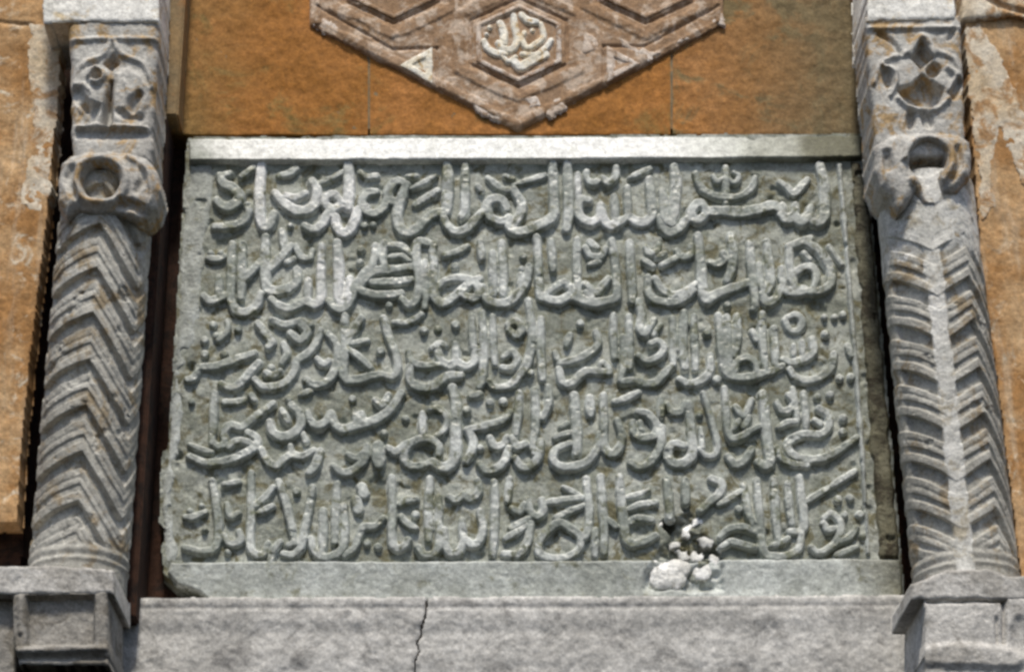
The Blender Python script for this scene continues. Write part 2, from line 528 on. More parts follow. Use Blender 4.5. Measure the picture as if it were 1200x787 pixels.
colL = column('left grey marble column with crisp zigzag fluting and a round hole in its collar', 130, 235, 88, 662, 58.5, -0.13, 4.0, 75.0, 0.125, 0.0034, 0.38, None, 3)
colR = column('right grey marble column, its zigzag fluting worn smooth in a pale vertical band', 1087, 232, 1127, 668, 63.0, -0.13, 31.0, 42.0, 0.14, 0.0045, 0.72, (-11.5, 11.0, 0.66), 13)

# left capital, collar, abacus and base
carved_block('abacus', [(48, -90), (190, -90), (186, 25), (50, 27)], -0.240, 0.18, M_ABACUS, colL, 1.5, rnd=4, rh=0.006, rough=0.0012, seed=2)
carved_block('capital', [(79, 22), (187, 20), (183, 100), (178, 190), (84, 190), (82, 110)], -0.235, 0.14, M_CAPITAL, colL, 1.1, rnd=9, rh=0.02, rough=0.0016, wob=1.0, seed=4,
             dish=[(0.030, 7, poly_fn([(131, 96), (126, 112), (119, 145), (128, 147), (130, 146)])), (0.022, 6, poly_fn([(133, 64), (139, 74), (131, 82), (123, 76)])),
                   (0.016, 7, path_fn(11, [(91, 108), (94, 116), (100, 124)])), (0.016, 7, path_fn(9, [(163, 112), (158, 120), (156, 128)])), (0.012, 5, disc_fn(114, 91, 5, 5)),
                   (0.016, 8, poly_fn([(96, 122), (118, 124), (112, 143), (100, 146)])), (0.012, 8, path_fn(7, [(140, 132), (150, 138), (164, 138)])),
                   (0.007, 9, path_fn(10, [(92, 157), (135, 158), (176, 157)]))],
             raised=[(0.010, 5, path_fn(5, [(104, 92), (112, 82), (122, 90), (116, 99), (108, 98)])), (0.004, 4, path_fn(4, [(98, 100), (108, 112), (110, 128)])), (0.004, 4, path_fn(4, [(146, 96), (150, 112), (144, 130)])),
                     (0.010, 5, path_fn(5, [(92, 150), (130, 149), (172, 151)])),
                     (0.007, 5, path_fn(5, [(85, 104), (96, 78), (120, 66), (132, 50), (144, 65), (168, 76), (179, 102)])), (0.007, 7, poly_fn([(127, 86), (112, 78), (96, 86), (87, 100), (87, 118), (95, 132), (106, 146), (117, 147), (123, 118)])), (0.007, 7, poly_fn([(136, 88), (150, 80), (166, 90), (175, 104), (173, 124), (164, 140), (146, 147), (133, 146), (133, 118)])), (0.007, 5, path_fn(5, [(84, 48), (130, 46), (184, 47)]))])
carved_block('collar', [(66, 206), (70, 186), (80, 176), (100, 171), (128, 170), (150, 172), (172, 180), (184, 196), (188, 218), (182, 238), (170, 248), (156, 250), (140, 246), (112, 246), (92, 242), (76, 250), (66, 232)], -0.247, 0.10, M_CAPITAL, colL, 1.1,
             rnd=14, rh=0.020, rough=0.0014, wob=1.0, seed=6, dome=0.008,
             dish=[(0.045, 6, disc_fn(117, 210, 21.5, 20)), (0.012, 8, path_fn(9, [(84, 196), (80, 210), (86, 226)])), (0.014, 8, path_fn(9, [(140, 236), (160, 240), (176, 250)])), (0.010, 7, path_fn(7, [(160, 190), (168, 206), (160, 222)]))],
             raised=[(0.009, 6, path_fn(7, [(88, 214), (94, 192), (117, 183), (140, 192), (147, 212), (136, 233), (100, 234), (88, 214)])), (0.008, 6, path_fn(6, [(150, 182), (170, 198), (178, 224), (172, 246)]))])
carved_block('base_cap', [(-120, 664), (60, 661), (100, 663), (134, 666), (134, 696), (-120, 697)], -0.294, 0.20, M_BASE, colL, 1.5, rnd=5, rh=0.008, rough=0.0015, seed=10)
carved_block('base_die', [(14, 690), (127, 690), (127, 779), (22, 779), (14, 740)], -0.2925, 0.18, M_BASEDARK, colL, 1.4, rnd=5, rh=0.008, rough=0.0015, seed=12,
             dish=[(0.018, 5, poly_fn([(31, 699), (110, 697), (109, 753), (32, 755)])), (0.006, 5, path_fn(4, [(14, 771), (127, 770)]))],
             raised=[(0.010, 6, path_fn(8, [(20, 763), (70, 761), (122, 760)])), (0.006, 7, path_fn(6, [(24, 700), (24, 740)]))])
carved_block('base_return', [(-120, 688), (18, 688), (18, 800), (-120, 800)], -0.262, 0.15, M_BASEDARK, colL, 2.2, rough=0.002, seed=14)
# right capital, collar, abacus and base
carved_block('abacus', [(1014, -90), (1121, -90), (1120, 22), (1016, 25)], -0.240, 0.18, M_ABACUS, colR, 1.5, rnd=4, rh=0.006, rough=0.0012, seed=22)
carved_block('capital', [(1014, 18), (1126, 16), (1130, 90), (1132, 184), (1028, 186), (1019, 90)], -0.235, 0.14, M_CAPITAL, colR, 1.1, rnd=7, rh=0.014, rough=0.0016, wob=1.0, seed=24,
             dish=[(0.024, 6, poly_fn([(1080, 52), (1092, 68), (1080, 80), (1069, 68)])), (0.020, 5, disc_fn(1094, 82, 8, 8)),
                   (0.032, 7, poly_fn([(1052, 104), (1068, 100), (1081, 88), (1094, 98), (1105, 104), (1103, 116), (1092, 123), (1066, 121)])),
                   (0.014, 6, path_fn(9, [(1038, 86), (1041, 98)])), (0.014, 6, path_fn(9, [(1124, 96), (1118, 112)])), (0.016, 6, path_fn(9, [(1068, 134), (1067, 146)])), (0.016, 6, path_fn(12, [(1086, 134), (1088, 144)])),
                   (0.009, 5, path_fn(4, [(1030, 40), (1044, 48), (1056, 64)])), (0.009, 5, path_fn(4, [(1120, 34), (1112, 46)]))],
             raised=[(0.009, 5, path_fn(5, [(1068, 64), (1080, 46), (1094, 64)])), (0.009, 5, path_fn(5, [(1034, 78), (1048, 84), (1050, 98), (1044, 112)])), (0.009, 5, path_fn(5, [(1110, 80), (1120, 90), (1112, 106)])),
                     (0.009, 5, path_fn(5, [(1052, 116), (1070, 128), (1096, 129), (1112, 116)])), (0.007, 5, path_fn(5, [(1024, 98), (1034, 74), (1062, 62), (1080, 42), (1098, 60), (1118, 70), (1127, 92)])), (0.007, 5, path_fn(5, [(1016, 34), (1124, 33)]))])
carved_block('collar', [(1024, 168), (1040, 154), (1064, 152), (1100, 150), (1124, 152), (1138, 162), (1141, 182), (1138, 204), (1124, 220), (1104, 226), (1098, 238), (1084, 236), (1074, 222), (1062, 240), (1054, 244), (1046, 226), (1032, 214), (1026, 196)], -0.247, 0.13, M_CAPITAL, colR, 1.1,
             rnd=12, rh=0.018, rough=0.0014, wob=1.0, seed=26, dome=0.006,
             dish=[(0.048, 6, disc_fn(1088, 186, 21, 21)), (0.040, 6, poly_fn([(1076, 200), (1098, 200), (1104, 222), (1100, 232), (1088, 230)])), (0.014, 7, path_fn(9, [(1040, 178), (1042, 194)])), (0.012, 6, path_fn(7, [(1060, 190), (1066, 204)])), (0.010, 6, path_fn(6, [(1122, 172), (1126, 190), (1116, 208)]))],
             raised=[(0.009, 6, path_fn(7, [(1070, 212), (1060, 190), (1070, 166), (1090, 160), (1110, 170), (1116, 190), (1106, 210)]))])
carved_block('base_cap', [(1068, 683), (1084, 677), (1110, 666), (1160, 665), (1180, 673), (1330, 673), (1330, 703), (1068, 702)], -0.294, 0.20, M_BASE, colR, 1.5, rnd=5, rh=0.008, rough=0.0015, seed=30)
carved_block('base_die', [(1083, 698), (1330, 698), (1330, 850), (1088, 850), (1082, 770), (1085, 740)], -0.2925, 0.2, M_BASE, colR, 1.5, rnd=6, rh=0.008, rough=0.0015, seed=32,
             dish=[(0.012, 5, path_fn(4, [(1088, 704), (1140, 703), (1178, 703)])), (0.012, 5, path_fn(5, [(1176, 703), (1177, 730), (1177, 752)])), (0.008, 5, path_fn(4, [(1168, 724), (1169, 752)])), (0.008, 12, path_fn(16, [(1195, 730), (1196, 760)]))],
             raised=[(0.008, 10, path_fn(24, [(1080, 768), (1140, 768), (1190, 772)]))])

# ---- star plaque above the slab
plq = thing('star_plaque', 'pinkish carved plaque of hexagons and strapwork, pointed at its foot, above the inscribed slab', 'plaque', PP(607, 152, YW))
BIG = [(607, 153), (363, 29), (360, -190), (607, -300), (852, -190), (848, 28)]
hexag = lambda cx, cy, a, b: [(cx, cy + b), (cx - a, cy + b * 0.48), (cx - a, cy - b * 0.5), (cx, cy - b), (cx + a, cy - b * 0.5), (cx + a, cy + b * 0.48)]
HX = [(608, 50, 50, 46), (461, -24, 50, 46), (757, -24, 50, 46)]


def ring(c, k):
    q = hexag(c[0], c[1], c[2] * k, c[3] * k)
    return q + [q[0]]


def poly_line(wd, pts):
    segs = [(wd, [pts[i], pts[i + 1]]) for i in range(len(pts) - 1)]
    return lambda X, Y: stroke_sd(X, Y, segs)


def ero(fn, seed):
    return lambda X, Y: fn(X, Y) + 3.2 * np.clip(fbm(X, Y, 30, seed, 3) + 0.15, 0, 2)


carved_block('plate', BIG, YW - 0.009, 0.012, M_PLATE, plq, 1.3, rnd=3, rh=0.004, rough=0.0013, wob=0.5, seed=40,
             dish=[(0.006, 3, poly_line(3.0, ring(c, 1.13))) for c in HX]
             + [(0.005, 3, poly_line(3.0, [(512, 56), (512, 104), (585, 142)])), (0.005, 3, poly_line(3.0, [(707, 54), (707, 100), (630, 141)])), (0.005, 3, poly_line(2.5, [(372, 8), (460, 58), (512, 56)])), (0.005, 3, poly_line(2.5, [(842, 8), (756, 54), (707, 54)]))],
             raised=[(0.0035, 4, ero(poly_line(13, ring(c, 1.42)), 61 + i)) for i, c in enumerate(HX)]
             + [(0.003, 4, ero(poly_line(9, [(372, 25), (607, 145), (841, 25)]), 70)), (0.005, 4, ero(poly_line(9, [(372, -100), (372, 26)]), 71)), (0.005, 4, ero(poly_line(9, [(841, -100), (841, 26)]), 72))])
for k, c in enumerate(HX):
    mf = carved_block('medallion', hexag(*c), YW - 0.0135, 0.02, M_PLASTER if k == 0 else M_PLATE, plq, 0.8, rnd=2.5, rh=0.003, rough=0.0008, wob=0.3, seed=44 + k,
                      dish=[(0.008, 3, poly_fn(hexag(c[0], c[1], c[2] - 6, c[3] - 6)))])
    if k == 0:
        mf['label'] = 'pale hexagonal medallion with carved lettering'
        med = mf
tri1 = [(467, 76), (507, 54), (507, 98)]
tri2 = [(711, 53), (752, 74), (711, 96)]
for q, mat, lab in ((tri1, M_GOLD, 'cream triangle, its lit look painted in'), (tri2, M_PLASTER, 'dull pinkish triangle')):  # the cream paints in the light on the first triangle
    t_ = carved_block('triangle_inlay', q, YW - 0.0135, 0.02, mat, plq, 0.8, rnd=3, rh=0.003, rough=0.001, wob=0.5, seed=48, dish=[(0.0035, 3, poly_fn([((p[0] * 0.4 + sum(a[0] for a in q) / 5), (p[1] * 0.4 + sum(a[1] for a in q) / 5)) for p in q]))])
    if lab:
        t_['label'] = lab
for q, sd_ in (([(541, 110), (552, 108), (576, 116), (570, 123), (586, 138), (578, 142), (556, 130)], 1), ([(638, 123), (655, 116), (661, 125), (646, 136), (640, 132)], 2), ([(674, 46), (682, 38), (700, 44), (698, 58), (680, 60)], 3),
               ([(720, 42), (730, 43), (760, 62), (773, 62), (762, 70), (745, 68)], 4), ([(788, 50), (800, 42), (814, 38), (800, 50), (790, 54)], 5), ([(366, 22), (385, 22), (396, 32), (402, 44), (380, 33), (366, 30)], 6), ([(436, 50), (446, 50), (450, 60), (442, 60)], 7),
               ([(832, 27), (843, 14), (847, 14), (847, 29)], 8), ([(612, 100), (624, 110), (632, 122), (622, 122), (612, 112)], 9), ([(564, 88), (580, 96), (603, 110), (600, 116), (575, 104)], 10)):
    carved_block('plaster_remnant', q, YW - 0.0108, 0.006, M_PLASTER, plq, 0.9, rnd=5, rh=0.003, rough=0.0010, wob=4.5, seed=80 + sd_)
MED = [[(7, [(567, 48), (571, 56), (580, 62), (592, 63)]), (8, [(586, 27), (590, 38), (591, 50)])],
       [(7, [(584, 50), (590, 57), (601, 57), (606, 46), (603, 30), (602, 18)]), (7, [(611, 17), (618, 24), (629, 26)])],
       [(6, [(634, 28), (637, 42), (630, 50), (618, 56), (612, 46), (614, 38)]), (6, [(646, 47), (640, 56), (628, 64), (612, 63)])],
       [(9, [(602, 72), (610, 78), (625, 70), (640, 64)]), (5, [(588, 66), (596, 72), (604, 66)])], [(5, [(574, 32)]), (4, [(570, 40)])], [(5, [(624, 36)])]]
for i, st in enumerate(MED):
    relief('lettering', [(a * 1.15, q) for a, q in st], 0.009, YW - 0.0055, M_GOLD, med, 0.7, 3.0, 0.3, seed=i)

# ================================================================== inscribed slab
sx_ = lambda px: float(PP(px, 172, 0.0)[0] - PP(620, 695, 0.0)[0])
M_WHITE = stone('whitened_stone', (0.80, 0.81, 0.79), (0.88, 0.89, 0.88), (0.62, 0.63, 0.58), 6, 0.15, 0.6, 0.2, seed=4, fade=[(sx_(280), sx_(212), (0.30, 0.32, 0.29)), (sx_(760), sx_(880), (0.55, 0.57, 0.52)), (sx_(850), sx_(975), (0.13, 0.13, 0.085))])  # dark right end paints in the shadow of column and abacus
slab = thing('inscribed_slab', 'big greenish grey stone slab carved with five raised lines of Arabic script', 'inscription', PP(620, 695, YF))
OUT = [(219, 160), (500, 158.5), (800, 157), (1012, 156), (1022, 250), (1031, 350), (1040, 450), (1050, 570), (1060, 686), (1060, 700), (640, 703), (300, 704), (246, 704), (232, 694), (205, 686), (191, 672), (188, 640), (193, 632), (194, 622),
       (186, 612), (187, 560), (189, 530), (196, 524), (197, 500), (200, 455), (203, 440), (201, 430), (204, 400), (210, 300), (214, 230)]
FIELD = [(250, 191), (984, 189.5), (993, 270), (1003, 400), (1012, 520), (1021, 655), (700, 657), (300, 658.5), (214, 660), (206, 640), (208, 560), (216, 540), (214, 520), (222, 470), (226, 430), (236, 400), (243, 300), (248, 250)]
DMG = [(760, 655), (770, 640), (783, 628), (776, 612), (781, 598), (795, 606), (806, 596), (818, 606), (822, 622), (838, 634), (846, 650), (850, 672), (852, 694), (752, 694), (748, 676)]


def damage(X, Y):
    """depth of the broken-out patch near the foot of the slab"""
    s = poly_sd(X, Y, DMG) + 4 * fbm(X, Y, 22, 91, 3)
    return sstep(-s / 8)


M_FOOT = stone('pale_border_stone', (0.33, 0.35, 0.32), (0.54, 0.57, 0.55), (0.20, 0.205, 0.15), 6, 0.22, 0.5, 0.3, spec=0.4, seed=3, fade=[(sx_(950), sx_(1040), (0.15, 0.145, 0.095))])  # column shade at the right end is painted in by the fade


def slab_h(X, Y):
    so = poly_sd(X, Y, OUT) + 0.7 * fbm(X, Y, 20, 71, 3)
    h = 0.0016 * fbm(X, Y, 32, 72, 4) + 0.0011 * fbm(X, Y, 9, 75, 3)
    # pits and worn hollows
    h = h - 0.005 * sstep((fbm(X, Y, 26, 78, 3) - 0.62) / 0.3)
    dm = damage(X, Y)
    h = h - dm * (0.013 + 0.010 * fbm(X, Y, 15, 92, 3) + 0.006 * np.round(1.5 * fbm(X, Y, 20, 94, 2)))
    for cx, cy, r, d in ((784, 613, 7, 0.02), (803, 594, 5, 0.015), (842, 684, 15, 0.022), (826, 688, 9, 0.02), (812, 660, 6, 0.016), (840, 645, 6, 0.014), (981, 263, 4, 0.008), (225, 430, 6, 0.012), (209, 534, 6, 0.012)):
        h = h - d * sstep(1.3 - np.hypot(X - cx, Y - cy) / r)
    h = np.where(so > 0, -0.05, h)
    return h, so < 2.6


height_mesh('slab', (180, 150, 1068, 708), 1.5, slab_h, YF, YF, M_FIELD, slab, 55)


def border(name, poly, top, mat, label, seed, wob=0.8, sl=3.0, step=1.2, pit=0.006):
    """a strip of the raised border; top(X, Y) gives its height"""
    P = np.array(poly, float)

    def hf(X, Y):
        s = poly_sd(X, Y, P) + wob * fbm(X, Y, 16, seed, 3)
        t = np.clip((0.8 - s) / sl, 0, 1)
        h = top(X, Y) * np.sin(t * math.pi / 2) ** 0.8 + 0.0009 * fbm(X, Y, 30, seed + 4, 4) + 0.0005 * fbm(X, Y, 6, seed + 8, 2)
        h = h - damage(X, Y) * 0.016 * (1 + 0.6 * fbm(X, Y, 14, 90, 2)) - pit * sstep((fbm(X, Y, 18, seed + 12, 3) - 0.75) / 0.3)
        return np.where(t <= 0, -0.004, h), s < 2.4
    o = height_mesh(name, (P[:, 0].min() - 4, P[:, 1].min() - 4, P[:, 0].max() + 4, P[:, 1].max() + 4), step, hf, YF - 0.008, YF, mat, slab, 60)
    o['label'] = label
    return o


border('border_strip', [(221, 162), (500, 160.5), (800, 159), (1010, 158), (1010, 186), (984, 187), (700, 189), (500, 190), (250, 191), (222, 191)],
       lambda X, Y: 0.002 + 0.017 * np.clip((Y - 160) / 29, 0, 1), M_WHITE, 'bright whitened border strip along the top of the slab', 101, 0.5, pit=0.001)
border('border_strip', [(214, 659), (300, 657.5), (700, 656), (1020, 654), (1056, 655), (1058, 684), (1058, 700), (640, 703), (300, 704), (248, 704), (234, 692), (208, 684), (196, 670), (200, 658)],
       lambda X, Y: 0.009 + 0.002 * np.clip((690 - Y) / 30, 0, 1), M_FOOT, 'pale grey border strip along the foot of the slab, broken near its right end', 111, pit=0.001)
border('border_strip', [(221, 192), (249, 192), (246, 250), (238, 300), (234, 350), (226, 395), (214, 425), (208, 445), (214, 480), (206, 520), (200, 560), (200, 600), (204, 640), (206, 656), (194, 660), (192, 640), (196, 622), (191, 610), (191, 560), (199, 510), (204, 450), (207, 400), (213, 300)],
       lambda X, Y: 0.0035 + 0.002 * vnoise(X, Y, 30, 7), M_RIM, 'rough weathered border strip with a broken edge', 121, 2.5, 9.0)
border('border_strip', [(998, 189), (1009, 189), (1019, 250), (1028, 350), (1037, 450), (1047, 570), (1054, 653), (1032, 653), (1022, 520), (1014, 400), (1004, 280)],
       lambda X, Y: 0.009 + 0.003 * vnoise(X, Y, 40, 9), M_SHADERIM, 'border strip with the column shade painted dark olive', 131, 1.6, 4.0)
border('border_fillet', [(981, 192), (986, 192), (992, 252), (998, 330), (1006, 430), (1014, 540), (1020, 648), (1016, 648), (1009, 540), (1001, 430), (993, 330), (987, 262)],
       lambda X, Y: 0.010 + 0 * X, M_RIM, 'thin raised fillet beside the writing', 141, 0.8, 2.5)

# one ragged patch of fresh broken stone in the damaged corner
LUMPS = [(784, 672, 24, 18, .013), (823, 671, 10, 11, .013), (829, 634, 12, 9, .012), (818, 650, 9, 7, .008), (800, 650, 10, 6, .008), (806, 622, 7, 8, .010), (816, 610, 7, 7, .010), (771, 614, 6, 5, .010), (792, 639, 7, 5, .008), (838, 656, 7, 8, .007)]


def brk_h(X, Y):
    Xw = X + 4 * fbm(X, Y, 13, 160, 3)
    Yw = Y + 4 * fbm(X, Y, 13, 161, 3)
    h = np.full(X.shape, -1.0)
    for q, (cx, cy, a, b, hh) in enumerate(LUMPS):
        if q:
            a, b, hh = a * 0.95, b * 0.95, hh * 0.55
        d = np.abs((Xw - cx) / a) ** 3 + np.abs((Yw - cy) / b) ** 3
        h = np.maximum(h, np.where(d < 1, hh * (np.clip(1 - d, 0, 1) ** 0.4 + 0.35 * (Yw - cy) / b + 0.3 * (Xw - cx) / a) - 0.0065, -1.0))
    keep = h > -0.5
    h = np.where(keep, h + 0.0007 * fbm(X, Y, 7, 167, 2), -0.03)
    k2 = keep.copy()
    k2[1:] |= keep[:-1]; k2[:-1] |= keep[1:]; k2[:, 1:] |= keep[:, :-1]; k2[:, :-1] |= keep[:, 1:]
    return h, k2


height_mesh('broken_stone', (745, 592, 852, 700), 0.9, brk_h, YF, YF, M_BREAK, slab, 30)['label'] = 'bright white lump and splashes of freshly broken stone'

# ------------------------------------------------------------------ the writing
# every word is a list of pen strokes (width, points), measured on the photograph; marks are the dots, vowel strokes and signs
LINES = []
LINES.append(dict(words=[
    [(11, [(961, 194), (966, 212), (967, 240), (965, 254), (957, 260), (948, 253), (940, 259), (930, 254), (922, 257), (916, 250)]), (8, [(950, 242), (948, 254)]), (8, [(932, 240), (931, 254)]), (8, [(917, 240), (918, 252)]),
     (11, [(917, 246), (905, 241), (888, 245), (866, 248), (845, 247), (828, 247)]), (9, [(828, 246), (822, 238), (815, 240), (810, 250), (816, 258), (824, 254), (830, 247)]), (9, [(812, 254), (804, 258), (798, 266), (786, 272), (777, 266), (773, 254)])],
    [(11, [(790, 196), (792, 212), (791, 235), (789, 256)]), (10, [(776, 224), (778, 240), (780, 256), (788, 262)]), (10, [(761, 210), (763, 230), (764, 250), (757, 259), (746, 259), (736, 253)]), (8, [(735, 220), (736, 252)]),
     (9, [(736, 254), (726, 259), (716, 264), (709, 258), (705, 246)]), (8, [(720, 230), (722, 256)]), (9, [(704, 240), (702, 254), (692, 260), (681, 255), (677, 244), (681, 234), (690, 234)]), (7, [(677, 204), (678, 234)])],
    [(10, [(665, 192), (666, 225), (666, 254), (664, 268)]), (10, [(648, 193), (649, 225), (649, 250), (640, 259), (622, 268), (606, 271), (597, 265), (596, 254)]), (9, [(602, 222), (612, 240), (606, 258), (598, 266)]),
     (9, [(596, 256), (586, 259), (575, 254), (570, 242), (577, 233), (588, 234), (594, 244)]), (9, [(570, 244), (558, 256), (548, 267), (535, 271), (524, 264), (519, 252)])],
    [(11, [(524, 192), (525, 218), (523, 246)]), (9, [(545, 194), (545, 225), (544, 246), (541, 253)]), (10, [(523, 248), (508, 250), (496, 260), (484, 270), (473, 271), (466, 260), (466, 244), (471, 230), (476, 216)]),
     (9, [(476, 216), (466, 212), (456, 220), (455, 232), (464, 236), (473, 230)]), (9, [(455, 230), (448, 244), (438, 250), (429, 246), (424, 236), (430, 226), (440, 224)])],
    [(11, [(408, 190), (409, 215), (408, 242)]), (10, [(430, 243), (420, 246), (416, 258), (409, 270), (401, 272), (394, 264), (393, 254)]), (9, [(404, 238), (392, 244), (383, 252), (377, 263), (367, 269), (357, 264)]),
     (8, [(398, 234), (391, 227), (382, 231), (381, 240), (390, 243)])],
    [(10, [(306, 193), (304, 225), (305, 252), (309, 265), (317, 262), (321, 250)]), (10, [(322, 226), (332, 237), (347, 246), (360, 246), (369, 237), (371, 222), (366, 212)]), (8, [(334, 228), (346, 231), (358, 226)])],
    [(10, [(258, 206), (262, 215), (273, 220), (280, 229), (275, 239), (263, 242), (254, 235)]), (7, [(258, 206), (270, 203)]), (8, [(251, 265), (270, 264), (284, 259), (292, 248), (290, 240)]), (7, [(283, 207), (297, 196)])],
], marks=[
    (8, [(914, 213), (922, 219), (931, 226), (938, 219), (946, 210)]), (8, [(815, 203), (822, 219), (836, 228), (851, 231), (868, 229), (881, 220), (885, 208)]), (8, [(850, 196), (851, 212), (851, 237)]), (6, [(852, 208), (861, 214), (866, 206), (860, 202)]), (6, [(848, 208), (840, 213), (836, 206)]),
    (8, [(722, 196), (721, 208), (713, 214), (705, 209), (697, 214), (689, 210), (687, 201)]), (7, [(738, 208), (750, 202), (762, 197)]), (7, [(602, 217), (620, 211), (638, 205)]), (8, [(572, 208), (580, 215), (590, 222), (600, 222)]), (7, [(560, 218), (564, 222)]), (6, [(592, 206), (602, 209)]),
    (8, [(486, 239), (500, 231), (513, 223)]), (6, [(482, 221), (496, 214), (510, 206)]), (6, [(477, 206), (489, 206)]), (8, [(422, 202), (430, 207), (442, 206)]), (7, [(372, 215), (388, 209), (402, 201)]), (8, [(326, 206), (338, 203), (348, 197)]), (8, [(427, 264)]), (7, [(437, 263)]), (7, [(340, 264)]), (6, [(462, 248)]),
]))
LINES.append(dict(words=[
    [(9, [(945, 284), (958, 292), (970, 306), (975, 322), (970, 336), (958, 341), (944, 340)]), (8, [(944, 338), (932, 334), (931, 322), (940, 314), (952, 313), (957, 325), (953, 340)]), (8, [(924, 288), (936, 284), (950, 279)]), (9, [(944, 340), (932, 342), (920, 340), (914, 337)]), (8, [(925, 288), (926, 315), (932, 340)]), (8, [(916, 314), (918, 338)]), (6, [(942, 296), (949, 303)])],
    [(9, [(914, 340), (908, 351), (898, 354), (893, 344)]), (9, [(899, 283), (902, 315), (903, 330), (898, 340), (891, 330), (890, 310)])],
    [(9, [(879, 284), (881, 315), (884, 340), (885, 357)]), (9, [(856, 275), (859, 300), (857, 317), (852, 328)]), (10, [(818, 276), (821, 305), (823, 330), (827, 350), (840, 344), (858, 337), (876, 331)]), (8, [(832, 306), (840, 309), (849, 304), (848, 296)])],
    [(8, [(759, 324), (760, 342), (769, 351), (785, 354), (800, 350), (813, 340)]), (8, [(768, 326), (776, 338), (788, 345), (802, 342), (815, 332)]), (9, [(738, 284), (739, 310), (741, 335), (741, 352)])],
    [(9, [(717, 282), (721, 308), (723, 332), (722, 348), (709, 353), (694, 355), (680, 350), (668, 347), (655, 352), (640, 349), (633, 343), (631, 310), (629, 278)]), (8, [(676, 280), (676, 310), (678, 346)]), (8, [(640, 344), (650, 336), (661, 331), (670, 339), (666, 347)]), (8, [(646, 282), (648, 316)]), (8, [(686, 332), (698, 343), (706, 334), (713, 326)]), (7, [(686, 343), (694, 348)])],
    [(9, [(620, 312), (616, 330), (606, 346), (594, 354), (580, 355), (569, 348), (566, 336)]), (9, [(577, 296), (578, 320), (577, 344)]), (9, [(588, 284), (590, 315), (590, 344)]), (8, [(563, 283), (565, 302)]), (8, [(610, 322), (611, 338)])],
    [(9, [(508, 302), (508, 328), (509, 346), (517, 355), (528, 350), (540, 340), (552, 330), (562, 326)]), (8, [(514, 335), (522, 328), (538, 325), (552, 328), (562, 338), (558, 348), (546, 347), (538, 341)]), (9, [(508, 286), (490, 283), (488, 305), (492, 330), (488, 350), (480, 357), (471, 350)]), (7, [(498, 306), (499, 335), (498, 360)]), (7, [(507, 286), (507, 302)])],
    [(9, [(484, 312), (462, 315), (440, 318), (428, 326), (421, 338), (436, 345), (454, 345), (470, 343)]), (8, [(436, 331), (456, 330), (482, 327)]), (9, [(440, 288), (437, 308), (426, 322), (416, 335), (411, 350), (402, 362), (392, 360), (385, 352)]), (8, [(450, 284), (448, 300), (452, 316)])],
    [(10, [(395, 284), (397, 315), (396, 346)]), (9, [(377, 288), (376, 320), (376, 348), (369, 357), (359, 353), (348, 358), (336, 361), (325, 356), (318, 350)]), (8, [(361, 328), (360, 350)]), (9, [(396, 348), (402, 356), (408, 346), (410, 326)])],
    [(10, [(311, 278), (311, 308), (312, 334), (322, 340), (336, 338), (347, 330), (348, 316)]), (9, [(341, 288), (330, 300), (316, 314)]), (8, [(330, 270), (333, 290)]), (9, [(284, 286), (283, 315), (282, 348)]), (8, [(284, 328), (296, 316), (304, 306)])],
    [(9, [(305, 344), (301, 356), (291, 364), (280, 365), (272, 356), (270, 342)]), (9, [(272, 286), (271, 315), (270, 344)]), (8, [(268, 344), (258, 348), (246, 352), (238, 346)]), (8, [(256, 324), (257, 346)])],
], marks=[
    (7, [(972, 288), (979, 299), (987, 309)]), (8, [(757, 289), (761, 296), (770, 295), (772, 286)]), (8, [(793, 293), (799, 301), (809, 298), (810, 288)]), (7, [(754, 304), (765, 311)]), (8, [(776, 310), (788, 304), (800, 298)]), (7, [(770, 301), (780, 296)]),
    (8, [(686, 290), (692, 299), (704, 300), (710, 290)]), (8, [(690, 283), (700, 290)]), (6, [(690, 310), (703, 306)]), (8, [(613, 300)]), (8, [(612, 315)]), (8, [(522, 298), (535, 295), (548, 288)]), (9, [(533, 311)]), (8, [(455, 287), (470, 288), (482, 298)]), (7, [(457, 301), (470, 299), (480, 306)]),
    (9, [(423, 292)]), (8, [(422, 307)]), (8, [(456, 357)]), (8, [(347, 288), (353, 300), (362, 302), (366, 293)]), (8, [(243, 302), (254, 303), (263, 300)]), (7, [(247, 296)]), (7, [(259, 296)]), (7, [(336, 307), (344, 303)]), (8, [(852, 357)]), (7, [(882, 362), (886, 358)]),
]))
